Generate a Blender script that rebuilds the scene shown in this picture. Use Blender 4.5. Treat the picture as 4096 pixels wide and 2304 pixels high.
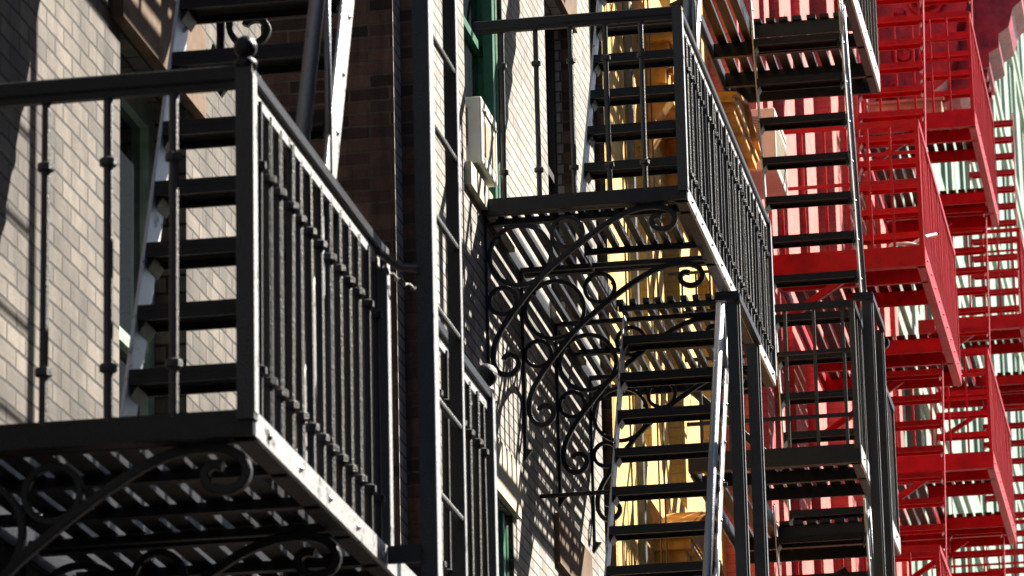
import bpy, math, random
from mathutils import Vector, Matrix
random.seed(7)
R = math.radians
for o in list(bpy.data.objects): bpy.data.objects.remove(o)
S = bpy.context.scene
COL = S.collection
# ------------------------------------------------------------------ camera, sky, sun, exposure
cam = bpy.data.cameras.new('camera'); camo = bpy.data.objects.new('camera', cam); COL.objects.link(camo)
F_PX, VX, VY, RHO = 17085.0, 3119.0, 4756.0, -0.0689
Yc = Vector((VX, -VY, -F_PX)).normalized()
u = Vector((math.sin(RHO), math.cos(RHO), 0)); u -= Yc * u.dot(Yc); Zc = u.normalized(); Xc = Yc.cross(Zc)
rot = Matrix((Xc, Yc, Zc))
camo.matrix_world = Matrix.Translation((3.85, 0, 1.6)) @ rot.to_4x4()
cam.sensor_width = 36; cam.lens = F_PX / 4096 * 36
cam.clip_start = 0.1; cam.clip_end = 1000
cam.dof.use_dof = True; cam.dof.focus_distance = 23.5; cam.dof.aperture_fstop = 9.0
S.camera = camo
S.render.resolution_x = 1024; S.render.resolution_y = 576
SUN_DIR = Vector((0.50, 0.56, 0.66)).normalized()
w = bpy.data.worlds.new('World'); S.world = w; w.use_nodes = True
nt = w.node_tree; nt.nodes.clear()
sky = nt.nodes.new('ShaderNodeTexSky'); sky.sky_type = 'NISHITA'; sky.sun_disc = False
sky.sun_elevation = math.asin(SUN_DIR.z); sky.sun_rotation = math.atan2(SUN_DIR.x, SUN_DIR.y)
sky.dust_density = 1.2; sky.air_density = 1.0
bg = nt.nodes.new('ShaderNodeBackground'); bg.inputs[1].default_value = 0.05
wo = nt.nodes.new('ShaderNodeOutputWorld')
nt.links.new(sky.outputs[0], bg.inputs[0]); nt.links.new(bg.outputs[0], wo.inputs[0])
sl = bpy.data.lights.new('sun', 'SUN'); sl.energy = 5.0; sl.angle = R(0.6); sl.color = (1, .93, .82)
so = bpy.data.objects.new('sun', sl); COL.objects.link(so)
so.rotation_euler = SUN_DIR.to_track_quat('Z', 'Y').to_euler()
S.view_settings.view_transform = 'Standard'; S.view_settings.look = 'None'
S.view_settings.exposure = 1.7; S.view_settings.gamma = 1.0
S.cycles.max_bounces = 6

# ------------------------------------------------------------------ materials
def newmat(name):
    m = bpy.data.materials.new(name); m.use_nodes = True
    return m, m.node_tree.nodes, m.node_tree.links, m.node_tree.nodes['Principled BSDF']
def noise(N, L, scale, detail=4, vec=None, rough=.6):
    n = N.new('ShaderNodeTexNoise'); n.inputs['Scale'].default_value = scale; n.inputs['Detail'].default_value = detail
    n.inputs['Roughness'].default_value = rough
    if vec is not None: L.new(vec, n.inputs['Vector'])
    return n
def ramp(N, L, src, stops):
    r = N.new('ShaderNodeValToRGB'); L.new(src, r.inputs[0])
    while len(r.color_ramp.elements) < len(stops): r.color_ramp.elements.new(.5)
    for e, (p, c) in zip(r.color_ramp.elements, stops):
        e.position = p; e.color = c if len(c) == 4 else (*c, 1)
    return r
def g(v): return (v, v, v)
def brick(name, c1, c2, mortar, dirt=.45, msize=.007, rough=.85, row=.068, width=.215):
    m, N, L, B = newmat(name)
    tc = N.new('ShaderNodeTexCoord')
    wob = noise(N, L, 9, 2, tc.outputs['UV'])
    mix = N.new('ShaderNodeMixRGB'); mix.blend_type = 'ADD'; mix.inputs[0].default_value = .010
    L.new(tc.outputs['UV'], mix.inputs[1]); L.new(wob.outputs['Color'], mix.inputs[2])
    b = N.new('ShaderNodeTexBrick'); L.new(mix.outputs[0], b.inputs['Vector'])
    b.inputs['Scale'].default_value = 1; b.inputs['Mortar Size'].default_value = msize
    b.inputs['Mortar Smooth'].default_value = .35
    b.inputs['Brick Width'].default_value = width; b.inputs['Row Height'].default_value = row
    b.inputs['Color1'].default_value = (*c1, 1); b.inputs['Color2'].default_value = (*c2, 1); b.inputs['Mortar'].default_value = (*mortar, 1)
    b.inputs['Bias'].default_value = -.1
    n1 = noise(N, L, 1.3, 6, tc.outputs['Object']); n2 = noise(N, L, 60, 4, tc.outputs['Object'])
    r1 = ramp(N, L, n1.outputs[0], [(.3, g(1 - dirt)), (.65, g(1.0))])
    r2 = ramp(N, L, n2.outputs[0], [(.3, g(.72)), (.7, g(1.05))])
    m1 = N.new('ShaderNodeMixRGB'); m1.blend_type = 'MULTIPLY'; m1.inputs[0].default_value = 1
    m2 = N.new('ShaderNodeMixRGB'); m2.blend_type = 'MULTIPLY'; m2.inputs[0].default_value = 1
    L.new(b.outputs['Color'], m1.inputs[1]); L.new(r1.outputs[0], m1.inputs[2])
    L.new(m1.outputs[0], m2.inputs[1]); L.new(r2.outputs[0], m2.inputs[2])
    mp = N.new('ShaderNodeMapping'); mp.inputs['Scale'].default_value = (3.5, 3.5, .45); L.new(tc.outputs['Object'], mp.inputs['Vector'])
    n4 = noise(N, L, 1.4, 7, mp.outputs[0], .7); r4 = ramp(N, L, n4.outputs[0], [(.36, g(1 - dirt * .8)), (.56, g(1.0))])
    m3 = N.new('ShaderNodeMixRGB'); m3.blend_type = 'MULTIPLY'; m3.inputs[0].default_value = 1
    L.new(m2.outputs[0], m3.inputs[1]); L.new(r4.outputs[0], m3.inputs[2])
    L.new(m3.outputs[0], B.inputs['Base Color']); B.inputs['Roughness'].default_value = rough
    inv = N.new('ShaderNodeMath'); inv.operation = 'SUBTRACT'; inv.inputs[0].default_value = 1; L.new(b.outputs['Fac'], inv.inputs[1])
    ad = N.new('ShaderNodeMath'); ad.operation = 'MULTIPLY_ADD'; L.new(n2.outputs[0], ad.inputs[0]); ad.inputs[1].default_value = .35; L.new(inv.outputs[0], ad.inputs[2])
    bp = N.new('ShaderNodeBump'); bp.inputs['Strength'].default_value = .8; bp.inputs['Distance'].default_value = .006
    L.new(ad.outputs[0], bp.inputs['Height']); L.new(bp.outputs[0], B.inputs['Normal'])
    return m
def paint(name, c, c2=None, rough=.4, nscale=14, bump=.002, spec=.5, chips=None, sheen=0.0):
    m, N, L, B = newmat(name)
    tc = N.new('ShaderNodeTexCoord')
    n = noise(N, L, nscale, 6, tc.outputs['Object'], .65)
    c2 = c2 or tuple(v * .55 for v in c)
    st = [(.32, c2), (.6, c)]
    r = ramp(N, L, n.outputs[0], st)
    col = r.outputs[0]
    if chips:
        n3 = noise(N, L, nscale * 1.7, 8, tc.outputs['Object'], .75)
        rr = ramp(N, L, n3.outputs[0], [(.66, g(0)), (.70, g(1))])
        mx = N.new('ShaderNodeMixRGB'); L.new(rr.outputs[0], mx.inputs[0]); L.new(col, mx.inputs[1]); mx.inputs[2].default_value = (*chips, 1)
        col = mx.outputs[0]
    L.new(col, B.inputs['Base Color'])
    n2 = noise(N, L, nscale * 5, 5, tc.outputs['Object'])
    rr = ramp(N, L, n2.outputs[0], [(.3, g(rough * .8)), (.7, g(min(1, rough * 1.35)))])
    L.new(rr.outputs[0], B.inputs['Roughness'])
    B.inputs['Specular IOR Level'].default_value = spec
    B.inputs['Sheen Weight'].default_value = sheen; B.inputs['Sheen Roughness'].default_value = .3
    bp = N.new('ShaderNodeBump'); bp.inputs['Strength'].default_value = .7; bp.inputs['Distance'].default_value = bump
    L.new(n2.outputs[0], bp.inputs['Height']); L.new(bp.outputs[0], B.inputs['Normal'])
    return m
def glass(name, c=(.02, .025, .03)):
    m, N, L, B = newmat(name)
    B.inputs['Base Color'].default_value = (*c, 1); B.inputs['Roughness'].default_value = .06; B.inputs['Specular IOR Level'].default_value = .6
    return m
M = {}
M['iron'] = paint('black_iron_paint', (.010, .011, .016), (.005, .0055, .008), rough=.38, nscale=18, bump=.004, spec=.30, chips=(.03, .022, .02), sheen=.04)
M['iron_gloss'] = paint('glossy_black_iron_paint', (.010, .011, .015), (.006, .0065, .009), rough=.50, nscale=22, bump=.006, spec=.75, chips=(.04, .03, .028), sheen=.10)
def glare_paint(name, mc=(.62, .62, .62), lo=.36):  # pale metallic patches over black paint imitate the sun's glare
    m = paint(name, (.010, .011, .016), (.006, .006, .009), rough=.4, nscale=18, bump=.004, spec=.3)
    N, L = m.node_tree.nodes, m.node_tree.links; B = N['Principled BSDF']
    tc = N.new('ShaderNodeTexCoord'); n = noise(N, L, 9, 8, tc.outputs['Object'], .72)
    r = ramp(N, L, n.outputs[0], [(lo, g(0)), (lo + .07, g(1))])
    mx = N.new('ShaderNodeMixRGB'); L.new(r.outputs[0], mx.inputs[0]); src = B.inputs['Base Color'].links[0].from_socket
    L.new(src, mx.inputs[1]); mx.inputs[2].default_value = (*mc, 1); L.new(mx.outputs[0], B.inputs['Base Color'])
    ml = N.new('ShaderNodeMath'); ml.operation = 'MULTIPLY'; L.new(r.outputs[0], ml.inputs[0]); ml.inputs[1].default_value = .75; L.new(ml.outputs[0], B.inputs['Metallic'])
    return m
M['worn'] = glare_paint('worn_bare_steel')
M['worn_dull'] = glare_paint('dull_scuffed_steel', (.30, .32, .36), .30)  # duller version of the painted glare, for stair handrails
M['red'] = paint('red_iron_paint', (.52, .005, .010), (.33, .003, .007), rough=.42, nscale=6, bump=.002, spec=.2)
M['sooty'] = paint('sooty_dark_red', (.07, .004, .007), (.02, .003, .004), rough=.6, nscale=6, spec=.2)  # near-black red for the slat floors
M['brickA'] = brick('buff_brick', (.285, .243, .20), (.11, .092, .078), (.028, .023, .019), dirt=.72)
M['brickB'] = brick('pale_buff_brick', (.56, .52, .46), (.34, .31, .28), (.12, .11, .10), dirt=.4)
M['brickside'] = brick('brown_brick', (.24, .13, .088), (.026, .018, .015), (.18, .145, .11), dirt=.8, width=.21)  # shaded side of the buff brick as darker brown; plain brown brick elsewhere
M['brickC'] = brick('yellow_brick', (.94, .63, .20), (.86, .52, .13), (.66, .46, .17), dirt=.08, msize=.004)
M['brickD'] = brick('red_painted_brick', (.82, .20, .17), (.70, .13, .11), (.6, .14, .12), dirt=.25, msize=.005)
M['stone_brown'] = paint('brown_stone', (.20, .13, .085), rough=.85, nscale=5, spec=.2)
M['gold'] = paint('ochre_painted_stone', (.80, .42, .08), (.42, .16, .025), rough=.55, nscale=7, spec=.3)
M['crimson'] = paint('crimson_painted_iron', (.50, .02, .035), (.14, .006, .012), rough=.42, nscale=5, spec=.5)
M['mint'] = paint('mint_painted_stone', (.26, .35, .285), (.17, .25, .20), rough=.8, nscale=2, spec=.2)
M['mintpale'] = paint('pale_stone', (.34, .42, .35), (.26, .33, .27), rough=.8, nscale=2, spec=.2)
M['pale'] = brick('pale_grey_brick', (.66, .62, .56), (.55, .5, .46), (.4, .38, .35), dirt=.3)
M['green'] = paint('green_window_paint', (.02, .16, .085), (.012, .09, .05), rough=.45, nscale=20)
M['palegreen'] = paint('pale_green_paint', (.42, .55, .46), rough=.5, nscale=9)
M['white'] = paint('white_metal', (.78, .77, .70), (.66, .64, .56), rough=.45, nscale=8)
M['dark'] = paint('dark_frame', (.02, .018, .018), rough=.5)
M['grey'] = paint('grey_pipe', (.22, .22, .21), rough=.5)
M['glass'] = glass('window_glass')
M['sill'] = paint('pale_sandstone', (.60, .54, .42), (.48, .42, .32), rough=.9, nscale=25, spec=.2)
M['box'] = paint('weathered_timber', (.52, .38, .24), rough=.8, nscale=8)
M['wire'] = paint('dull_wire', (.10, .075, .06), rough=.5)
M['rope'] = paint('white_hose', (.8, .8, .78), rough=.5)
M['asphalt'] = paint('asphalt', (.05, .05, .05), rough=.9, nscale=30)
M['concrete'] = paint('pavement_concrete', (.30, .29, .27), rough=.9, nscale=4)
M['kerb'] = paint('kerb_stone', (.35, .34, .32), rough=.9, nscale=9)
M['line'] = paint('road_paint', (.75, .74, .70), rough=.7)

# ------------------------------------------------------------------ helpers
def tag(o, label=None, cat=None, group=None, kind=None):
    if label: o['label'] = label
    if cat: o['category'] = cat
    if group: o['group'] = group
    if kind: o['kind'] = kind
    return o
def thing(name, label, cat, loc=(0, 0, 0), group=None):
    o = bpy.data.objects.new(name, None); COL.objects.link(o); o.location = loc; o.empty_display_size = .2
    return tag(o, label, cat, group)
def child(o, parent):
    """parent o without moving it (all roots are un-rotated)"""
    o.parent = parent
    p = parent; off = Vector()
    while p: off += p.location; p = p.parent
    o.location = o.location - off
    return o
class MB:
    def __init__(s): s.v = []; s.f = []; s.uv = []; s.smooth = False
    def quad(s, a, b, c, d, uvs=None):
        n = len(s.v); s.v += [a, b, c, d]; s.f.append((n, n + 1, n + 2, n + 3)); s.uv.append(uvs)
    def box(s, x0, x1, y0, y1, z0, z1):
        n = len(s.v)
        s.v += [(x0, y0, z0), (x1, y0, z0), (x1, y1, z0), (x0, y1, z0), (x0, y0, z1), (x1, y0, z1), (x1, y1, z1), (x0, y1, z1)]
        for q in ((0, 3, 2, 1), (4, 5, 6, 7), (0, 1, 5, 4), (1, 2, 6, 5), (2, 3, 7, 6), (3, 0, 4, 7)):
            s.f.append(tuple(n + i for i in q)); s.uv.append(None)
    def ring_sweep(s, pts, sec, closed=False, up=None, cap=True):
        """sweep section offsets sec (a,b) along polyline; frame = (side, up)"""
        n0 = len(s.v); k = len(sec); P = [Vector(p) for p in pts]; n = len(P)
        prev = None
        for i, p in enumerate(P):
            if closed: t = (P[(i + 1) % n] - P[i - 1])
            else: t = P[min(i + 1, n - 1)] - P[max(i - 1, 0)]
            t.normalize()
            if up is not None: U = Vector(up)
            else:
                U = prev if prev is not None else (Vector((0, 0, 1)) if abs(t.z) < .9 else Vector((1, 0, 0)))
            A = t.cross(U)
            if A.length < 1e-6: A = t.cross(Vector((1, 0, 0)))
            A.normalize(); Bv = A.cross(t).normalized(); prev = Bv
            for (a, b) in sec: s.v.append(tuple(p + A * a + Bv * b))
        m = n if closed else n - 1
        for i in range(m):
            for j in range(k):
                i2 = (i + 1) % n
                s.f.append((n0 + i * k + j, n0 + i * k + (j + 1) % k, n0 + i2 * k + (j + 1) % k, n0 + i2 * k + j)); s.uv.append(None)
        if cap and not closed:
            s.f.append(tuple(n0 + j for j in reversed(range(k)))); s.uv.append(None)
            s.f.append(tuple(n0 + (n - 1) * k + j for j in range(k))); s.uv.append(None)
    def tube(s, pts, r, k=8, closed=False):
        s.ring_sweep(pts, [(r * math.cos(2 * math.pi * j / k), r * math.sin(2 * math.pi * j / k)) for j in range(k)], closed)
    def bar(s, pts, wd, ht, up=(0, 0, 1), closed=False):
        a, b = wd / 2, ht / 2; c = min(a, b) * .25
        s.ring_sweep(pts, [(-a + c, -b), (a - c, -b), (a, -b + c), (a, b - c), (a - c, b), (-a + c, b), (-a, b - c), (-a, -b + c)], closed, up)
    def lathe(s, c, prof, k=12, axis='z'):
        n0 = len(s.v); c = Vector(c)
        for (r, h) in prof:
            for j in range(k):
                a = 2 * math.pi * j / k
                d = Vector((r * math.cos(a), r * math.sin(a), h))
                if axis == 'y': d = Vector((d.x, d.z, d.y))
                if axis == 'x': d = Vector((d.z, d.x, d.y))
                s.v.append(tuple(c + d))
        for i in range(len(prof) - 1):
            for j in range(k):
                s.f.append((n0 + i * k + j, n0 + i * k + (j + 1) % k, n0 + (i + 1) * k + (j + 1) % k, n0 + (i + 1) * k + j)); s.uv.append(None)
        s.f.append(tuple(n0 + j for j in reversed(range(k)))); s.uv.append(None)
        s.f.append(tuple(n0 + (len(prof) - 1) * k + j for j in range(k))); s.uv.append(None)
    def ball(s, c, r, k=14):
        prof = [(max(r * math.sin(math.pi * i / 9), .001), -r * math.cos(math.pi * i / 9)) for i in range(10)]
        s.lathe(c, prof, k)
    def prism_y(s, poly, y0, y1):
        """poly list of (x,z) extruded along y"""
        n = len(s.v); k = len(poly)
        s.v += [(x, y0, z) for x, z in poly] + [(x, y1, z) for x, z in poly]
        for j in range(k): s.f.append((n + j, n + (j + 1) % k, n + k + (j + 1) % k, n + k + j)); s.uv.append(None)
        s.f.append(tuple(n + j for j in reversed(range(k)))); s.uv.append(None)
        s.f.append(tuple(n + k + j for j in range(k))); s.uv.append(None)
    def build(s, name, mat, parent=None, loc=(0, 0, 0), smooth=False, planar_uv=False):
        me = bpy.data.meshes.new(name); me.from_pydata([tuple(v) for v in s.v], [], s.f)
        import bmesh
        bm = bmesh.new(); bm.from_mesh(me); bmesh.ops.recalc_face_normals(bm, faces=bm.faces) if not planar_uv else None
        if planar_uv:
            bm.normal_update()
            L = bm.loops.layers.uv.new('UVMap')
            for f in bm.faces:
                n = f.normal
                for lp in f.loops:
                    x, y, z = lp.vert.co
                    if abs(n.x) > .5: lp[L].uv = (y, z)
                    elif abs(n.y) > .5: lp[L].uv = (x + .07, z)
                    else: lp[L].uv = (y, x)
        bm.to_mesh(me); bm.free()
        if smooth:
            for p in me.polygons: p.use_smooth = True
        me.materials.append(M[mat] if isinstance(mat, str) else mat)
        o = bpy.data.objects.new(name, me); COL.objects.link(o); o.location = loc
        if parent: child(o, parent)
        return o
def dup(o, parent, loc):
    c = o.copy(); COL.objects.link(c); c.parent = None; c.location = loc
    child(c, parent); return c

# ------------------------------------------------------------------ ground
def sheet(name, x0, x1, y0, y1, z, mat):
    m = MB(); m.quad((x0, y0, z), (x1, y0, z), (x1, y1, z), (x0, y1, z)); o = m.build(name, mat); tag(o, kind='structure'); return o
sheet('ground', -400, 400, -400, 600, -.02, 'concrete')
sheet('road', 4.4, 14, -60, 300, -.012, 'asphalt')
m = MB(); m.box(-.6, 4.2, -60, 300, -.015, .13); tag(m.build('pavement', 'concrete'), kind='structure')
m = MB(); m.box(4.203, 4.39, -60, 300, -.015, .14); tag(m.build('kerb', 'kerb'), kind='structure')
m = MB()
for i in range(20): m.quad((9.1, -20 + i * 9, -.008), (9.25, -20 + i * 9, -.008), (9.25, -16 + i * 9, -.008), (9.1, -16 + i * 9, -.008))
tag(m.build('road_marking', 'line'), kind='structure')

# unseen row across the street, added to shade the roadway and cut sky fill
opp = thing('brick_building', 'dark brick terrace on the far pavement across the street', 'building', (17, 40, 0))
m = MB(); m.box(17, 24, -70, 62, -.01, 24); ow = m.build('wall', 'brickside', opp, planar_uv=True)
m = MB(); m.box(-.02, 0, -.6, .6, -1.05, 1.05); win0 = m.build('window', 'glass', opp, loc=(16.995, -35, 3))
for i in range(19):
    for j in range(5):
        if i or j: dup(win0, opp, (16.995, -35 + i * 5.0, 3 + j * 3.8))
nb = thing('brick_building', 'brick house beside the camera, on the near side of the street', 'building', (0, 0, 0))  # out of view, added to cut sky light on the ironwork
m = MB(); m.box(-9, 0, -60, 3.9, -.01, 19); m.build('wall', 'brickside', nb, planar_uv=True)
m = MB(); m.box(14.2, 17, -60, 300, -.014, .13); tag(m.build('pavement', 'concrete'), kind='structure')

# ------------------------------------------------------------------ facades
def facade(name, parent, mat, X, y0, y1, z0, z1, ops, back=-6.0, side_mat=None, near=True):
    """street wall in plane x=X with recessed openings ops=(ya,yb,za,zb,depth)"""
    ys = sorted({y0, y1, *[v for o in ops for v in o[:2]]}); zs = sorted({z0, z1, *[v for o in ops for v in o[2:4]]})
    ys = [y for y in ys if y0 <= y <= y1]; zs = [z for z in zs if z0 <= z <= z1]
    m = MB()
    for i in range(len(ys) - 1):
        for j in range(len(zs) - 1):
            cy, cz = (ys[i] + ys[i + 1]) / 2, (zs[j] + zs[j + 1]) / 2
            if any(o[0] < cy < o[1] and o[2] < cz < o[3] for o in ops): continue
            m.quad((X, ys[i], zs[j]), (X, ys[i + 1], zs[j]), (X, ys[i + 1], zs[j + 1]), (X, ys[i], zs[j + 1]))
    for (a, b, c, d, dp) in ops:
        x = X - dp
        m.quad((X, b, c), (x, b, c), (x, b, d), (X, b, d)); m.quad((x, a, c), (X, a, c), (X, a, d), (x, a, d))
        m.quad((X, a, d), (X, b, d), (x, b, d), (x, a, d)); m.quad((x, a, c), (x, b, c), (X, b, c), (X, a, c))
    m.quad((back, y1, z0), (X, y1, z0), (X, y1, z1), (back, y1, z1))
    m.quad((X, y0, z1), (X, y1, z1), (back, y1, z1), (back, y0, z1))
    m.quad((back, y0, z0), (back, y1, z0), (back, y1, z1), (back, y0, z1))
    if near and side_mat is None: m.quad((back, y0, z0), (X, y0, z0), (X, y0, z1), (back, y0, z1))
    o = m.build(name, mat, parent, planar_uv=True)
    if near and side_mat:
        s = MB(); s.quad((back, y0, z0), (X, y0, z0), (X, y0, z1), (back, y0, z1))
        s.build('side_wall', side_mat, parent, planar_uv=True)
    return o
def sash_window(parent, X, a, b, c, d, dp, fmat='dark', fr=.055, name='window'):
    """frame bars set in the back of the opening + pane"""
    x = X - dp
    m = MB(); t = .04
    m.box(x - t, x + .004, a, a + fr, c, d); m.box(x - t, x + .004, b - fr, b, c, d)
    m.box(x - t, x + .003, a + fr, b - fr, c, c + fr); m.box(x - t, x + .003, a + fr, b - fr, d - fr, d)
    m.box(x - t, x + .002, a + fr, b - fr, (c + d) / 2 - .025, (c + d) / 2 + .025)
    w_ = m.build(name, fmat, parent)
    p = MB(); p.box(x - .05, x - .03, a + .01, b - .01, c + .01, d - .01); p.build('pane', 'glass', w_)
    return w_

# building A
A = thing('brick_building', 'soot-stained buff brick building nearest on the left, with one pale green window frame', 'building', (0, 12, 0))
wa = [(14.29, 15.27, 4.75, 6.78, .13), (14.29, 15.27, 8.6, 10.6, .13), (11.2, 12.2, 1.3, 3.0, .13), (14.29, 15.27, 1.3, 3.0, .13), (8.0, 9.0, 4.9, 6.78, .13)]
facade('wall', A, 'brickA', 0, 4, 16.55, -.01, 13.5, wa, side_mat='brickA')
for k, q in enumerate(wa): sash_window(A, 0, *q, fmat='palegreen' if q[0] < 14.5 and q[2] > 4 else 'dark', fr=.09)
for (a, b, c, d, _) in wa:
    m = MB(); m.box(.0, .045, a - .12, b + .14, d + .003, d + .36); m.build('lintel', 'stone_brown', A)
    m = MB(); m.box(-.12, .07, a - .06, b + .08, c - .12, c - .003); m.build('sill', 'stone_brown', A)
# light court back wall belongs to building A
m = MB(); m.quad((-3.2, 16.5, 0), (-3.2, 20.4, 0), (-3.2, 20.4, 13), (-3.2, 16.5, 13)); m.build('court_wall', 'brickside', A, planar_uv=True)

# building B
B = thing('brick_building', 'pale buff brick building in the middle with green window and dark brown brick side wall', 'building', (0, 23, 0))
wb = []
for zz in (1.2, 4.75, 8.42, 12.1):
    wb += [(21.35, 22.58, zz, zz + 2.02, .10), (24.1, 25.14, zz, zz + 2.05, .11)]
facade('wall', B, 'brickB', 0, 20.39, 26.02, -.01, 15.5, wb, near=False)
# stepped quoin and side wall; shade of camera-facing brick put in as brown
m = MB()
m.quad((-6, 20.2, 0), (-.16, 20.2, 0), (-.16, 20.2, 15.5), (-6, 20.2, 15.5))
m.quad((-.16, 20.39, 0), (0, 20.39, 0), (0, 20.39, 15.5), (-.16, 20.39, 15.5))
m.build('side_wall', 'brickside', B, planar_uv=True)
m = MB(); m.quad((-.16, 20.2, 0), (-.16, 20.39, 0), (-.16, 20.39, 15.5), (-.16, 20.2, 15.5)); m.build('quoin', 'brickB', B, planar_uv=True)
for (a, b, c, d, dp) in wb:
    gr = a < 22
    m = MB()   # far reveal's shade put in as a darker brown brick lining
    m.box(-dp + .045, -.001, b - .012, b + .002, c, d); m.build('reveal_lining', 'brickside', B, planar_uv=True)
    sash_window(B, 0, a, b, c, d, dp, 'green' if gr else 'dark', .08)
    if gr:
        m = MB(); m.tube([(-.045, b - .06, c + .02), (-.045, b - .06, d - .02)], .026); m.box(-.085, -.03, b - .16, b - .09, c + .02, d - .01)
        m.build('green_jamb', 'green', B)
    m = MB(); m.box(-.09, .035, a - .05, b + .05, c - .13, c - .002); m.build('sill', 'sill', B)
    m = MB(); m.box(0, .03, a - .1, b + .1, d + .002, d + .3); m.build('lintel', 'stone_brown' if not gr else 'sill', B)

# building C (yellow)
XC = .06
C_ = thing('brick_building', 'sunlit yellow brick building with ochre carved window hoods', 'building', (0, 29, 0))
wc = []
for zz in (1.2, 4.75, 8.35, 12.0):
    wc += [(26.97, 27.9, zz, zz + 2.2, .13), (28.76, 29.66, zz, zz + 2.2, .12), (30.7, 31.5, zz, zz + 2.2, .10)]
facade('wall', C_, 'brickC', XC, 26.06, 31.897, -.01, 17, wc, side_mat='brickside')
for q in wc: sash_window(C_, XC, *q, fmat='grey', fr=.07)
m = MB(); m.tube([(XC + .05, 26.92, .2), (XC + .05, 26.92, 12)], .03); m.build('downpipe', 'grey', C_)
def hood(parent, X, ya, yb, zt, pr=.28, h=.55, mat='gold'):
    """pedimented window hood: slab, raking gable, frieze and two scroll consoles"""
    m = MB(); ym = (ya + yb) / 2
    m.box(X, X + pr * .70, ya + .10, yb - .10, zt - h, zt - h + .22)          # frieze
    m.box(X, X + pr * .85, ya + .05, yb - .05, zt - h + .222, zt - h + .30)
    m.box(X, X + pr, ya, yb, zt - h + .302, zt - h + .37)                    # bed mould
    m.box(X, X + pr * 1.04, ya - .03, yb + .03, zt - h + .372, zt - h + .40)
    z0 = zt - h + .402                                                       # raking pediment
    n = len(m.v); poly = [(ya - .03, z0), (yb + .03, z0), (yb + .03, z0 + .05), (ym, zt + .17), (ya - .03, z0 + .05)]
    m.v += [(X, y, z) for y, z in poly] + [(X + pr, y, z) for y, z in poly]
    k = 5
    for j in range(k): m.f.append((n + j, n + (j + 1) % k, n + k + (j + 1) % k, n + k + j)); m.uv.append(None)
    m.f.append((n, n + 1, n + 2, n + 3, n + 4)); m.uv.append(None); m.f.append((n + 9, n + 8, n + 7, n + 6, n + 5)); m.uv.append(None)
    m.bar([(X + pr + .012, ya - .03, z0 + .03), (X + pr + .012, ym, zt + .15), (X + pr + .012, yb + .03, z0 + .03)], .03, .05, up=(1, 0, 0))
    for i in range(9):                                                       # dentils
        y = ya + .08 + i * (yb - ya - .2) / 8
        m.box(X + pr * .705, X + pr * .84, y, y + .05, zt - h + .14, zt - h + .219)
    o = m.build('window_hood', mat, parent)
    s_ = h / .55 * .62 if pr > .4 else .8
    for y in (ya + .02, yb - .2):
        q = MB()
        prof = [(X + a_ * pr, zt - h - .003 - b_ * s_) for a_, b_ in ((0, 0), (.8, 0), (.86, .12), (.62, .24), (.4, .3), (.5, .42), (.3, .55), (0, .6))]
        q.prism_y(prof, y, y + .17); q.tube([(X + pr * .6, y - .015, zt - h - .12 * s_), (X + pr * .6, y + .185, zt - h - .12 * s_)], .05, 10); q.tube([(X + pr * .3, y - .012, zt - h - .43 * s_), (X + pr * .3, y + .182, zt - h - .43 * s_)], .04, 10)
        q.build('console', mat, o)
    return o
for zt in (7.92, 11.52):
    hood(C_, XC, 27.8, 29.3, zt, .25)
hood(C_, XC, 29.45, 30.9, 11.4, .46, .45); hood(C_, XC, 29.45, 30.9, 7.75, .46, .45)

# building D (red), strips of piers and recesses
XD = .3
D_ = thing('brick_building', 'red painted brick building with narrow pink sunlit piers and a crimson cornice', 'building', (0, 40, 0))
wd = []
for a, b in [(32.0, 33.1), (33.6, 34.0), (34.4, 35.3), (36.3, 37.2), (38.1, 40.0), (40.8, 41.6), (42.3, 43.1), (43.6, 44.4), (44.8, 45.5), (46.2, 47.0)]:
    wd.append((a, b, 4.0, 16.3, .085 if b - a < 1.05 and a < 38 else .26))
facade('wall', D_, 'brickD', XD, 31.9, 47.4, -.01, 18.6, wd)
for (a, b, c, d, dp) in wd:
    for zz in (4.2, 8.0, 11.9, 15.0):
        z1 = min(zz + 2.3, d)
        sash_window(D_, XD, a + .01, b - .01, zz, z1, dp, 'dark', .06)
    for zz, z1 in ((4.0, 4.198), (6.502, 7.998), (10.302, 11.898), (14.202, 14.998)):
        m = MB(); m.box(XD - dp - .05, XD - dp + .004, a, b, zz, z1); m.build('spandrel', 'brickD', D_)
# cornice with consoles at the far end of building D
def cornice(parent, y0, y1, z, pr, mat):
    prof = [(0, 0), (.25, 0), (.25, .12), (.34, .16), (.34, .26), (.5, .34), (.62, .42), (.62, .55), (.75, .6), (.75, .74), (.92, .86), (1.0, .98), (1.0, 1.12), (0, 1.12)]
    m = MB(); m.prism_y([(x * pr, z + h) for x, h in prof], y0, y1); return m.build('cornice', mat, parent)
def console(parent, y, z, pr, h, mat, wd_=.45):
    m = MB(); N_ = 16; poly = [(0, z)]
    for i in range(N_ + 1):
        t = i / N_
        x = pr * (1 - t ** 4) ** .6 * (1 + .05 * math.sin(t * 9)) + .03 * math.sin(t * 25)
        poly.append((max(x, .03), z - t * h))
    poly.append((0, z - h)); m.prism_y(poly, y, y + wd_)
    for (fx, fz, r) in ((.62, .24, .26), (.34, .62, .16), (.2, .85, .1)):
        pts = []
        for i in range(26):
            a = i / 25 * 4.2 * math.pi; rr = r * pr * (1 - i / 32)
            pts.append((fx * pr + rr * math.cos(a), y - .03 - .06 * i / 25, z - fz * h + rr * math.sin(a)))
        m.tube(pts, .035, 6)
        m.ball((fx * pr, y - .05, z - fz * h), r * pr * .4, 10)
    for i in range(6):
        m.ball((pr * (.9 - i * .15), y + .05 * (i % 2), z - .08 - i * .12), .07, 8)
    return m.build('cornice_console', mat, parent, smooth=False)
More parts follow.
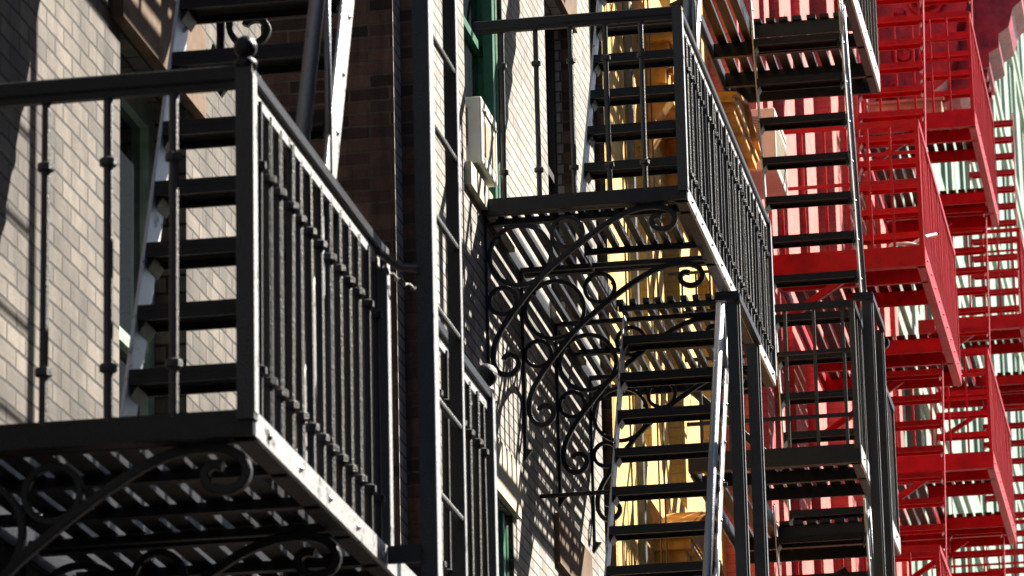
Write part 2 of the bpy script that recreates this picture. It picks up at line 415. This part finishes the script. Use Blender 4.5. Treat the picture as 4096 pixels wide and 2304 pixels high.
def cornice_at(parent, X, y0, y1, z, mat):
    prof = [(0, -.5), (.55, -.5), (.62, -.38), (.9, -.3), (1.12, -.12), (1.12, 0), (1.26, .04), (1.26, .2), (1.38, .26), (1.38, .42), (1.5, .5), (1.56, .72), (1.66, .8), (1.66, 1.0), (1.72, 1.05), (1.72, 1.25), (0, 1.25)]
    m = MB(); m.prism_y([(X + x, z + h) for x, h in prof], y0, y1)
    for i in range(3):
        y = y0 + .1 + i * (y1 - y0 - .3) / 2
        m.box(X + 1.0, X + 1.225, y, y + .16, z - .06, z + .038)
    return m.build('cornice', mat, parent)
cornice_at(D_, XD, 46.3, 47.35, 17.05, 'crimson')
for y in (45.85,):
    co = console(D_, y, 18.2, 1.02, 1.72, 'crimson', .44)
    co.location.x += XD

# building E (mint, far)
E_ = thing('stone_building', 'far mint green stone building with pale ledges at the right edge', 'building', (0, 60, 0))
we = []
y = 48.3
while y < 120:
    for zz in (1.5, 5.2, 8.9, 12.6, 16.3, 20.0, 23.7, 27.4, 31.1): we.append((y, y + 1.1, zz, zz + 2.3, .14))
    y += 2.3
facade('wall', E_, 'mint', .1, 47.403, 130, -.01, 46, we)
m = MB()
for zz in (7.6, 11.3, 15.0, 18.7, 22.4, 26.1, 29.8, 33.5): m.box(.102, .22, 47.41, 129, zz + .25, zz + .45); m.box(.102, .17, 47.42, 128.8, zz, zz + .248)
m.build('ledge', 'mintpale', E_)
pil = None
for i in range(17):
    if pil is None: m = MB(); m.box(0, .064, 0, .55, 0, 28); pil = m.build('pilaster', 'mintpale', E_, loc=(.101, 47.6, 8.05))
    else: dup(pil, E_, (.101, 47.6 + i * 4.6, 8.05))
for (a, b, c, d, dp) in we:
    if a < 110: sash_window(E_, .1, a + .01, b - .01, c, d, dp, 'white' if c < 14 else 'mint', .1)

# ------------------------------------------------------------------ fire escapes
def scroll_bracket(root, mat, Y, zt, sx=1.0, xw=.0):
    """wrought iron scroll bracket in the plane y=Y; zt underside of platform; traced in metres from a reference 1.08 m wide"""
    def c(px, py):   # crop tracing units -> metres
        return (xw + (px - 25) / 1485 * 1.08 * sx, Y, zt - (py - 95) / 1360 * .985)
    t = .032
    m = MB()
    main = [(150, 1215), (165, 1190), (205, 1180), (245, 1200), (262, 1250), (240, 1300), (190, 1332), (130, 1322), (92, 1280), (73, 1220), (76, 1130), (108, 1040), (160, 950), (215, 870), (290, 775), (370, 680), (450, 590), (540, 508), (640, 430), (740, 355), (850, 278), (960, 210), (1060, 158), (1170, 122), (1280, 112), (1370, 122), (1430, 155), (1458, 212), (1440, 262), (1390, 290), (1335, 287), (1292, 255), (1286, 208), (1318, 182), (1358, 190)]
    # smooth (Catmull-Rom)
    P = [Vector(c(*p)) for p in main]; out = []
    for i in range(len(P) - 1):
        p0, p1, p2, p3 = P[max(i - 1, 0)], P[i], P[i + 1], P[min(i + 2, len(P) - 1)]
        for k in range(4):
            s_ = k / 4
            out.append(.5 * ((2 * p1) + (p2 - p0) * s_ + (2 * p0 - 5 * p1 + 4 * p2 - p3) * s_ ** 2 + (3 * p1 - p0 - 3 * p2 + p3) * s_ ** 3))
    out.append(P[-1])
    m.bar(out, .028, .034, up=(0, 1, 0))
    m.bar([c(25, 95), c(25, 1520)], .03, .03, up=(0, 1, 0))
    m.bar([c(10, 78), c(1500, 78)], .028, .034, up=(0, 1, 0))
    a = c(25, 1520); m.prism_y([(a[0] - .015, a[2]), (a[0] + .05, a[2] - .005), (a[0] - .012, a[2] - .09)], Y - .015, Y + .015)
    br = m.build('bracket', mat, root)
    for (cx, cy, r) in ((292, 415, 232), (650, 262, 116), (155, 762, 103)):
        q = MB(); C0 = c(cx, cy); rr = r / 1485 * 1.08 * sx
        q.bar([(C0[0] + rr * math.cos(k / 40 * 2 * math.pi), Y, C0[2] + rr * math.sin(k / 40 * 2 * math.pi)) for k in range(40)], .022, .028, up=(0, 1, 0), closed=True)
        for a_ in (.3, 2.4, 4.2): q.ball((C0[0] + rr * math.cos(a_) * .93, Y, C0[2] + rr * math.sin(a_) * .93), .012, 6)
        q.build('scroll_ring', mat, br)
    return br

_bal = {}
def baluster(root_rail, mat, style, x, y, z, h):
    key = (mat, style, round(h, 3))
    if key not in _bal:
        m = MB()
        if style == 'collar':
            m.tube([(0, 0, 0), (0, 0, h)], .0145, 8)
            for f in (.165, .80):
                zc = h * f; m.lathe((0, 0, zc), [(.018, -.014), (.027, -.010), (.027, .010), (.018, .014)], 8)
        else:
            m.box(-.011, .011, -.011, .011, 0, h)
        o = m.build('baluster', 'iron_gloss' if mat == 'iron' else mat, root_rail, loc=(x, y, z)); _bal[key] = o; return o
    c = dup(_bal[key], root_rail, (x, y, z)); c.rotation_euler = (random.uniform(-.007, .007), random.uniform(-.006, .006), random.uniform(-.5, .5) if style == 'collar' else 0)
    return c

def railing(root, mat, style, F, X0, Y0, Y1, z, h, xs_side, ys_front, ball=True, side=True, front_top=True, near_newel=True):
    """rail on the near short side (y=Y0) and along the street (x=F)"""
    m = MB(); zt = z + h
    if style == 'collar':
        if side:
            m.bar([(X0, Y0, zt - .026), (F, Y0, zt - .026)], .05, .05); m.box(X0, F - .02, Y0 - .016, Y0 + .008, zt - .072, zt - .052)
        m.bar([(F, Y0, zt - .02), (F, Y1, zt - .02)], .046, .042); rw = MB(); rw.box(F - .006, F + .008, Y0 + .02, Y1 - .02, zt - .085, zt - .042)
    else:
        a = .028
        if side:
            m.box(X0, F, Y0 - a / 2, Y0 + a / 2, zt - .03, zt); m.box(X0, F, Y0 - .02, Y0 - .015, zt - .05, zt + .004)
            for d in ((.26, .50) if mat == 'red' else (.33, .78)): m.box(X0, F - .012, Y0 - .013, Y0 + .013, zt - d - .024, zt - d)
        m.box(F - .006, F + .024, Y0, Y1, zt - .045, zt + .003); m.box(F - .03, F - .007, Y0 + .02, Y1, zt - .03, zt - .001)
    rl = m.build('railing', mat, root)
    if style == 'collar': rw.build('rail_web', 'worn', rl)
    hb = h - (.07 if style == 'collar' else .03)
    if side:
        for x in xs_side: baluster(rl, mat, style, x, Y0, z, hb)
    for y in ys_front: baluster(rl, mat, style, F, y, z, hb)
    def newel(x, y, fin):
        q = MB(); r = .026 if style == 'collar' else .018
        q.box(x - r, x + r, y - r, y + r, z - .02, zt - .004); nw = q.build('newel_post', 'iron_gloss' if mat == 'iron' else mat, rl)
        if style == 'collar': q = MB(); q.box(x + r + .0005, x + r + .003, y - r + .002, y + r - .002, z, zt - .03); q.build('face_plate', 'worn', nw)  # thin pale strip added as a painted sun highlight on the post
        if fin:
            b = MB(); b.lathe((x, y, zt), [(.03, -.01), (.034, .004), (.022, .014), (.016, .024)], 12); b.ball((x, y, zt + .062), .046, 16); b.build('finial', 'iron_gloss', nw, smooth=True)
        return nw
    if near_newel: newel(F, Y0, False)
    newel(F, Y1, ball)
    return rl

def platform(root, mat, X0, F, Y0, Y1, z, well=None, bh=.065, slat=.074, sw=.036, cross=(), ledger=True):
    """frame + slats along the street; well = (xa, xb, ya, yb) open rectangle"""
    m = MB()
    m.box(X0, F + .02, Y0 - .012, Y0 + .012, z - bh, z + .012)           # near beam
    m.box(X0, F + .02, Y1 - .012, Y1 + .012, z - bh, z + .012)           # far beam
    m.box(F - .05, F + .007, Y0 + .014, Y1 - .014, z - bh, z - bh + .01)
    m.box(X0, F + .018, Y0 - .012 + .025, Y0 + .06, z - bh, z - bh + .01)
    if ledger: m.box(X0 + .01, X0 + .024, Y0 + .013, Y1 - .013, z - bh - .03, z + .005)
    if well:
        m.box(well[0] - .012, well[0] - .001, well[2], well[3], z - bh, z - .004)
        m.box(well[0], F, well[2] - .02, well[2] - .001, z - bh, z - .031); m.box(well[0], F, well[3] + .001, well[3] + .02, z - bh, z - .031)
    for y in cross: m.box(X0 + .03, F, y - .022, y + .022, z - bh + .0, z - .032)
    pf = m.build('platform', mat, root)
    q = MB(); q.box(F + .008, F + .022, Y0 + .013, Y1 - .013, z - bh, z + .012); y = Y0 + .18
    while y < Y1: q.ball((F + .023, y, z - bh * .45), .011, 6); y += .42
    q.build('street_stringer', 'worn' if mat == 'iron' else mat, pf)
    s = MB(); x = X0 + .07; rnd = random.Random(3)
    while x < F - .07:
        segs = [(Y0 + .015, Y1 - .015)]
        if well and well[0] - .02 < x < well[1]: segs = [(Y0 + .015, well[2] + .03), (well[3] - .03, Y1 - .015)]
        dx = rnd.uniform(-.003, .003)
        for a, b in segs: s.box(x + dx, x + dx + sw, a, b, z - .03, z - .002)
        x += slat
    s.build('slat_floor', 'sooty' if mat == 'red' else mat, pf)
    return pf

def stair(root, mat, xl, xr, yf, zf, zt, slope, riser=.235, d=.17, sd=.12, hand=.78, first=.0, tread_th=.022, left_hand=False, bolts=True, jog=None):
    """steep stair from (yf,zf) up to zt; slope=dz/dy (negative: rises towards the camera)"""
    sg = 1 if slope > 0 else -1
    dz = zt - zf; dy = dz / slope
    T = Vector((0, dy, dz)).normalized()
    m = MB()
    for x in (xl, xr):
        m.bar([(x, yf, zf), (x, yf + dy, zt)], sd, .012, up=(1, 0, 0))
    if bolts:
        z_ = zf + .1
        while z_ < zt:
            for x in (xl, xr): m.ball((x + .006, yf + (z_ - zf) / slope + .02, z_), .010, 6)
            z_ += riser
    st = m.build('stair', 'worn' if mat == 'iron' else mat, root)
    zc = zf + riser + first
    n = 0
    tr = None
    while zc < zt - .03:
        y = yf + (zc - zf) / slope
        if tr is None:
            q = MB(); q.box(xl + .007 - xl, xr - .007 - xl, -d / 2, d / 2, -tread_th, 0)
            q.box(xl + .007 - xl, xr - .007 - xl, -d / 2, -d / 2 + .012, -tread_th - .028, -tread_th - .001); q.box(.007, xr - .007 - xl, d / 2 - .012, d / 2, -tread_th - .028, -tread_th - .001)
            for xx in (.008, xr - xl - .03): q.prism_y([(xx, -.024), (xx + .022, -.024), (xx + .022, -.05), (xx, -.085)], -d * .38, d * .38)
            tr = q.build('tread', mat, st, loc=(xl, y, zc))
        else: dup(tr, st, (xl, y, zc))
        zc += riser; n += 1
        if jog and n == jog[0]: zc += jog[1]
    if hand:
        for x in ([xr, xl] if left_hand else [xr]):
            h = MB(); a = .12
            h.tube([(x, yf + dy * a * .2, zf + hand + dz * a * .2), (x, yf + dy, zt + hand)], .026 if mat == 'iron' else .02, 10)
            for f in (.3, .85): h.tube([(x, yf + dy * f, zf + dz * f), (x, yf + dy * f, zf + dz * f + hand)], .012, 6)
            h.build('handrail', 'worn_dull' if mat == 'iron' else mat, st, smooth=True)
    return st
def frange(a, b, s):
    out = []
    while a < b - 1e-6: out.append(a); a += s
    return out

# --- fire escape 1 (nearest, black)
F = 1.062
fe1 = thing('fire_escape', 'nearest black iron fire escape on the left with a ball finial on its corner post', 'fire escape', (0, 11.78, 4.65))
z = 4.65
platform(fe1, 'iron', 0, F, 11.78, 15.8, z, well=(.45, 1.06, 13.9, 14.9), cross=(12.3, 12.75, 13.2, 13.65, 14.2, 15.0), slat=.09, sw=.067)
xs = [F - .022 - .198 * k for k in range(1, 6)]
railing(fe1, 'iron', 'collar', F, 0, 11.78, 13.76, z, 1.07, xs, frange(11.92, 13.7, .145), ball=False)
railing(fe1, 'iron', 'collar', F, 0, 14.6, 15.8, z, 1.07, [], frange(14.75, 15.75, .158), side=False)
stair(fe1, 'iron', .46, 1.035, 12.58, z, 8.35, 2.25, riser=.24, first=.16, hand=.92, sd=.14, jog=(5, .045))
for y in (11.86, 13.1, 14.4, 15.6): scroll_bracket(fe1, 'iron', y, z - .065)
m = MB(); m.lathe((F, 11.78, z + 1.07), [(.034, -.01), (.036, .012), (.026, .02), (.018, .03)], 14); m.ball((F, 11.78, z + 1.128), .036, 18)
m.build('finial', 'iron', fe1, smooth=True)
zu = 8.22
platform(fe1, 'iron', 0, F, 11.5, 15.9, zu, well=(.45, 1.06, 13.0, 14.5), cross=(12.6, 13.8, 15.0))
stair(fe1, 'iron', .46, 1.035, 12.3, zu, 12.0, 2.25, riser=.24, hand=.9)
for y in (11.6, 13.0, 14.3, 15.84): scroll_bracket(fe1, 'iron', y, zu - .1, 1.12)
railing(fe1, 'iron', 'collar', F, 0, 11.5, 15.9, zu, 1.0, xs, frange(11.7, 15.8, .32), ball=False)

# --- fire escape 2 (black, middle)
F = 1.1
fe2 = thing('fire_escape', 'black iron fire escape in the middle with large round scroll brackets under its slatted platform', 'fire escape', (0, 21.8, 4.7))
z = 8.34
platform(fe2, 'iron', -.02, F, 21.8, 25.95, z, well=(.42, 1.06, 22.75, 23.95), cross=(22.05, 23.1, 24.9))
railing(fe2, 'iron', 'collar', F, -.02, 21.8, 25.95, z, 1.03, [F - .01 - .193 * k for k in range(1, 6)], frange(21.95, 25.9, .15), ball=False)
stair(fe2, 'iron', .46, 1.05, 22.3, z, 12.0, 1.66, riser=.265, first=-.145, hand=.72, sd=.11)
stair(fe2, 'iron', .43, 1.05, 22.02, 4.65, z - .02, 1.70, riser=.262, hand=.66, sd=.11, first=.076)
for y in (21.86, 23.0, 24.2, 25.5): scroll_bracket(fe2, 'iron', y, z - .065)
platform(fe2, 'iron', -.02, F, 21.8, 25.95, 12.0, well=(.42, 1.06, 24.3, 25.6), cross=(23.1, 24.6))
platform(fe2, 'iron', -.02, F, 21.8, 25.95, 4.65, well=(.42, 1.06, 23.3, 25.2), cross=(23.1, 24.6))
m = MB(); m.tube([(.0, 23.5, 7.085), (1.08, 23.5, 7.09)], .013, 8); m.build('tie_rod', 'iron', fe2)

# --- fire escape 3 (black, third)
F3 = 1.45; X3 = .3
fe3 = thing('fire_escape', 'third black fire escape with a plain barred cage railing in front of the red wall', 'fire escape', (0, 27.9, 4.5))
platform(fe3, 'iron', X3, F3, 27.9, 30.95, 8.33, well=(.66, 1.40, 28.9, 30.1), bh=.115, cross=(28.4, 30.5), slat=.10, sw=.072)
platform(fe3, 'iron', X3, F3, 27.6, 31.1, 12.0, well=(.66, 1.40, 28.3, 29.6), bh=.14, cross=(28.0, 30.0, 30.7), slat=.10, sw=.066)
railing(fe3, 'iron', 'grid', F3, X3, 27.9, 30.95, 8.33, 1.01, frange(X3 + .1, F3 - .05, .197), frange(28.05, 30.9, .13), ball=False)
railing(fe3, 'iron', 'grid', F3, X3, 27.6, 31.1, 12.0, 1.08, frange(X3 + .1, F3 - .05, .197), frange(27.8, 31.0, .26), ball=False)
stair(fe3, 'iron', .71, 1.35, 30.503, 8.33, 12.0, -2.75, riser=.27, first=-.13, hand=.62, sd=.09, left_hand=False)
stair(fe3, 'iron', .71, 1.35, 30.9, 4.4, 8.3, -2.6, riser=.262, hand=.6, sd=.09)
for pa, pb_ in (((X3, 28.0, 8.84), (.93, 28.0, 8.23)), ((X3, 30.6, 7.6), (1.1, 30.6, 8.05)), ((X3, 27.8, 11.5), (1.1, 27.8, 11.85))):
    m = MB(); m.bar([pa, pb_], .05, .07, up=(0, 1, 0)); m.build('brace', 'iron', fe3)

# --- red fire escapes
def red_escape(label, Y0, Y1, levels, F, X0, tops, xs_stair=(.92, 1.5), foot=1.6, dens=.135):
    r = thing('fire_escape', label, 'fire escape', (0, Y0, levels[0]), group=None)
    for i, zz in enumerate(levels):
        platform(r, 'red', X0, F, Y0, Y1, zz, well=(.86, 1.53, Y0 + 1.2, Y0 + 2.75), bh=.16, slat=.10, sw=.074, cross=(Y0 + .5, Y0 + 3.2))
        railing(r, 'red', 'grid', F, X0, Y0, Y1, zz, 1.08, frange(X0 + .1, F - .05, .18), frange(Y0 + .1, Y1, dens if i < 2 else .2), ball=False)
        for yb_ in (Y0 + .10, Y1 - .12):
            m = MB(); m.bar([(X0, yb_, zz - .56), (F - .5, yb_, zz - .1)], .06, .06, up=(0, 1, 0)); m.build('brace', 'red', r)
        zt = levels[i + 1] if i + 1 < len(levels) else tops
        stair(r, 'red', xs_stair[0], xs_stair[1], Y0 + foot, zz, zt, 2.4, riser=.254, first=(-.026, .155, .1)[i % 3], hand=None, sd=.075, d=.15, bolts=False)
    return r
re1 = red_escape('nearest red fire escape, directly behind the third black one', 33.3, 37.3, [7.7, 11.25], 1.58, .36, 15.0)
re2 = red_escape('second red fire escape, below the crimson cornice', 41.9, 45.6, [7.9, 11.55, 15.15], 1.58, .36, 18.8)
re3 = red_escape('farthest red fire escape, in front of the mint green building', 49.8, 53.6, [7.9, 11.5, 15.1], 1.62, .36, 18.6, dens=.16)

# ------------------------------------------------------------------ drop ladder and guide posts
lad = thing('drop_ladder', 'tall black vertical ladder and guide post in front of the nearest railing', 'ladder', (1.2, 14, .13))
m = MB(); m.box(1.195, 1.25, 13.72, 13.735, .13, 10); m.box(1.238, 1.25, 13.735, 13.80, .13, 10); m.box(1.195, 1.207, 13.735, 13.80, .13, 10); gp_ = m.build('guide_post', 'iron_gloss', lad); m = MB(); m.box(1.2505, 1.253, 13.722, 13.798, .13, 10); m.build('face_plate', 'worn', gp_)  # pale strip on the street face is painted sun glare
for yy, w_ in ((14.0, .018), (14.48, .03)):
    m = MB(); m.box(1.19 - w_, 1.20 + w_ * .2, yy, yy + .035, .13, 10); lr_ = m.build('ladder_rail', 'iron_gloss', lad); m = MB(); m.box(1.2005 + w_ * .2, 1.203 + w_ * .2, yy + .002, yy + .033, .13, 10); m.build('face_plate', 'worn', lr_)  # each rail gets an added pale strip for its sunlit edge
zr = 3.25; first = None
while zr < 9:
    if first is None:
        m = MB(); m.tube([(0, 0, 0), (0, .45, 0)], .011, 8); first = m.build('rung', 'iron_gloss', lad, loc=(1.195, 14.03, zr))
    else: dup(first, lad, (1.195, 14.03, zr))
    zr += .333
m = MB(); m.box(1.086, 1.2, 13.70, 13.715, 4.60, 4.66); m.build('clamp', 'iron', lad)

wt = MB(); pts = []
for i in range(30):
    t = i / 29; pts.append((1.09 + .11 * t + .006 * math.sin(t * 40), 13.68 + t * .36, 5.62 - .02 * math.sin(t * 3.1) + .006 * math.cos(t * 40)))
wt.tube(pts, .006, 5); wt.tube([(1.07, 13.66, 5.68), (1.14, 13.70, 5.625), (1.20, 13.715, 5.62)], .014, 6)
tag(wt.build('wire_tie', 'wire'), 'twisted rusty wire tying the near railing to the guide post', 'wire')

def guide_frame(label, X, Ya, Yb, zt, wd=.055):
    t = thing('guide_frame', label, 'ladder guide', (X, Ya, .13))
    for yy in (Ya, Yb):
        m = MB(); m.box(X - wd, X + .008, yy, yy + .03, .13, zt); m.box(X - .004 , X + .016, yy + .03, yy + .05, .13, zt - .002); gp_ = m.build('guide_post', 'iron_gloss', t); m = MB(); m.box(X + .0165, X + .019, yy + .031, yy + .049, .14, zt - .01); m.build('face_plate', 'worn', gp_)  # added pale strip paints the sun's glare on each post
    m = MB(); m.box(X - .01, X + .026, Ya - .01, Yb + .06, zt + .002, zt + .045); m.box(X - wd - .06, X + .02, Ya - .02, Ya + .03, zt + .004, zt + .055)
    m.build('top_bar', 'iron', t)
    m = MB(); m.box(X - .03, X + .012, Yb + .1, Yb + .14, .13, zt - .75); m.build('slide_rail', 'iron', t)
    return t
guide_frame('pair of black guide posts below the middle fire escape railing', 1.2, 23.2, 24.15, 8.08)
g3 = guide_frame('pair of tall black guide posts beside the barred cage railing', 1.54, 28.35, 29.15, 9.46)
m = MB(); m.lathe((1.545, 29.3, 9.40), [(.02, -.03), (.042, -.025), (.045, 0), (.042, .025), (.02, .03)], 14, 'y'); m.tube([(1.49, 29.3, 9.40), (1.56, 29.3, 9.40)], .012, 8)
child(m.build('pulley', 'iron'), g3)

# ------------------------------------------------------------------ small things
def air_conditioner(label, x0, x1, y0, y1, z0, z1, grp):
    t = thing('air_conditioner', label, 'air conditioner', (x0, y0, z0), grp)
    m = MB(); m.box(x0, x1, y0, y1, z0, z1); c = m.build('casing', 'white', t)
    b = c.modifiers.new('bevel', 'BEVEL'); b.width = .012; b.segments = 2
    m = MB(); n = 26
    for i in range(n):
        zz = z0 + .10 + i * (z1 - z0 - .16) / n
        m.box(x0 + .015, x0 + (x1 - x0) * .48, y0 - .004, y0 + .001, zz, zz + (z1 - z0 - .16) / n * .5)
    m.build('louvre', 'dark', t)
    m = MB()
    for i in range(18):
        yy = y0 + .05 + i * (y1 - y0 - .1) / 18
        m.box(x1 - .001, x1 + .003, yy, yy + .012, z0 + .06, z1 - .12)
    m.box(x1 - .001, x1 + .008, y0 + .03, y1 - .03, z1 - .075, z1 - .06)
    m.build('side_grille', 'sill', t)
    return t
air_conditioner('white air conditioner with side louvres in the green window', -.075, .07, 21.45, 21.92, 8.455, 8.83, 'air conditioners in the windows')
air_conditioner('white air conditioner in a window of the red wall, behind the black stair', .301, .53, 32.3, 33.1, 11.68, 12.2, 'air conditioners in the windows')

m = MB(); pts = []
for i in range(90):
    a = i / 89 * 6.5 * math.pi; r_ = .13 + .02 * math.sin(a * .7)
    pts.append((1.40 + r_ * 1.0 * math.cos(a), 33.75 + r_ * math.sin(a), 11.295 + .025 * (i / 20) + .02 * math.sin(a * 1.3)))
pts += [(1.58, 33.7, 11.45), (1.66, 33.9, 11.52)]
m.tube(pts, .014, 7); tag(m.build('hose_coil', 'rope'), 'coiled white hose lying on the platform of the nearest red fire escape', 'hose')
pb = thing('planter_box', 'long weathered wooden planter box on the second red fire escape', 'planter', (.9, 42.5, 15.16))
m = MB(); m.box(.5, 1.24, 42.3, 42.32, 15.16, 15.42); m.box(.5, 1.24, 42.6, 42.62, 15.16, 15.42); m.box(.5, .52, 42.321, 42.599, 15.16, 15.42); m.box(1.22, 1.24, 42.321, 42.599, 15.16, 15.42); m.box(.52, 1.22, 42.321, 42.599, 15.162, 15.36)
m.build('box', 'box', pb)
m = MB(); m.box(.47, 1.27, 42.27, 42.30, 15.421, 15.45); m.box(.47, 1.27, 42.62, 42.65, 15.421, 15.45); m.build('rim', 'box', pb)
for k, (x0, dx) in enumerate(((.30, .0), (.325, .02))):
    m = MB(); m.tube([(x0, 26.4, 12), (x0 + dx * .3, 26.4, 9), (x0 + dx, 26.41, 3)], .006, 5)
    tag(m.build('hanging_cable', 'wire'), ('left' if k == 0 else 'right') + ' of the two thin cables hanging before the yellow wall', 'cable', 'cables hanging in front of the yellow wall')

wg = thing('window_guard', 'small rusty iron guard basket on a window of the yellow building', 'window guard', (.06, 29.0, 9.0))
m = MB(); zg = 9.93
m.bar([(.062, 29.0, zg), (.45, 29.0, zg), (.45, 30.2, zg), (.062, 30.2, zg)], .018, .022); m.bar([(.062, 29.0, zg - .5), (.45, 29.0, zg - .5), (.45, 30.2, zg - .5), (.062, 30.2, zg - .5)], .018, .022)
m.build('guard_frame', 'wire', wg)
bar0 = None
for (x, y) in [(.16, 29.0), (.26, 29.0), (.36, 29.0), (.449, 29.0)] + [(.449, 29.0 + .12 * i) for i in range(1, 10)]:
    if bar0 is None: m = MB(); m.tube([(0, 0, 0), (0, 0, .5)], .008, 6); bar0 = m.build('guard_bar', 'wire', wg, loc=(x, y, zg - .5))
    else: dup(bar0, wg, (x, y, zg - .5))
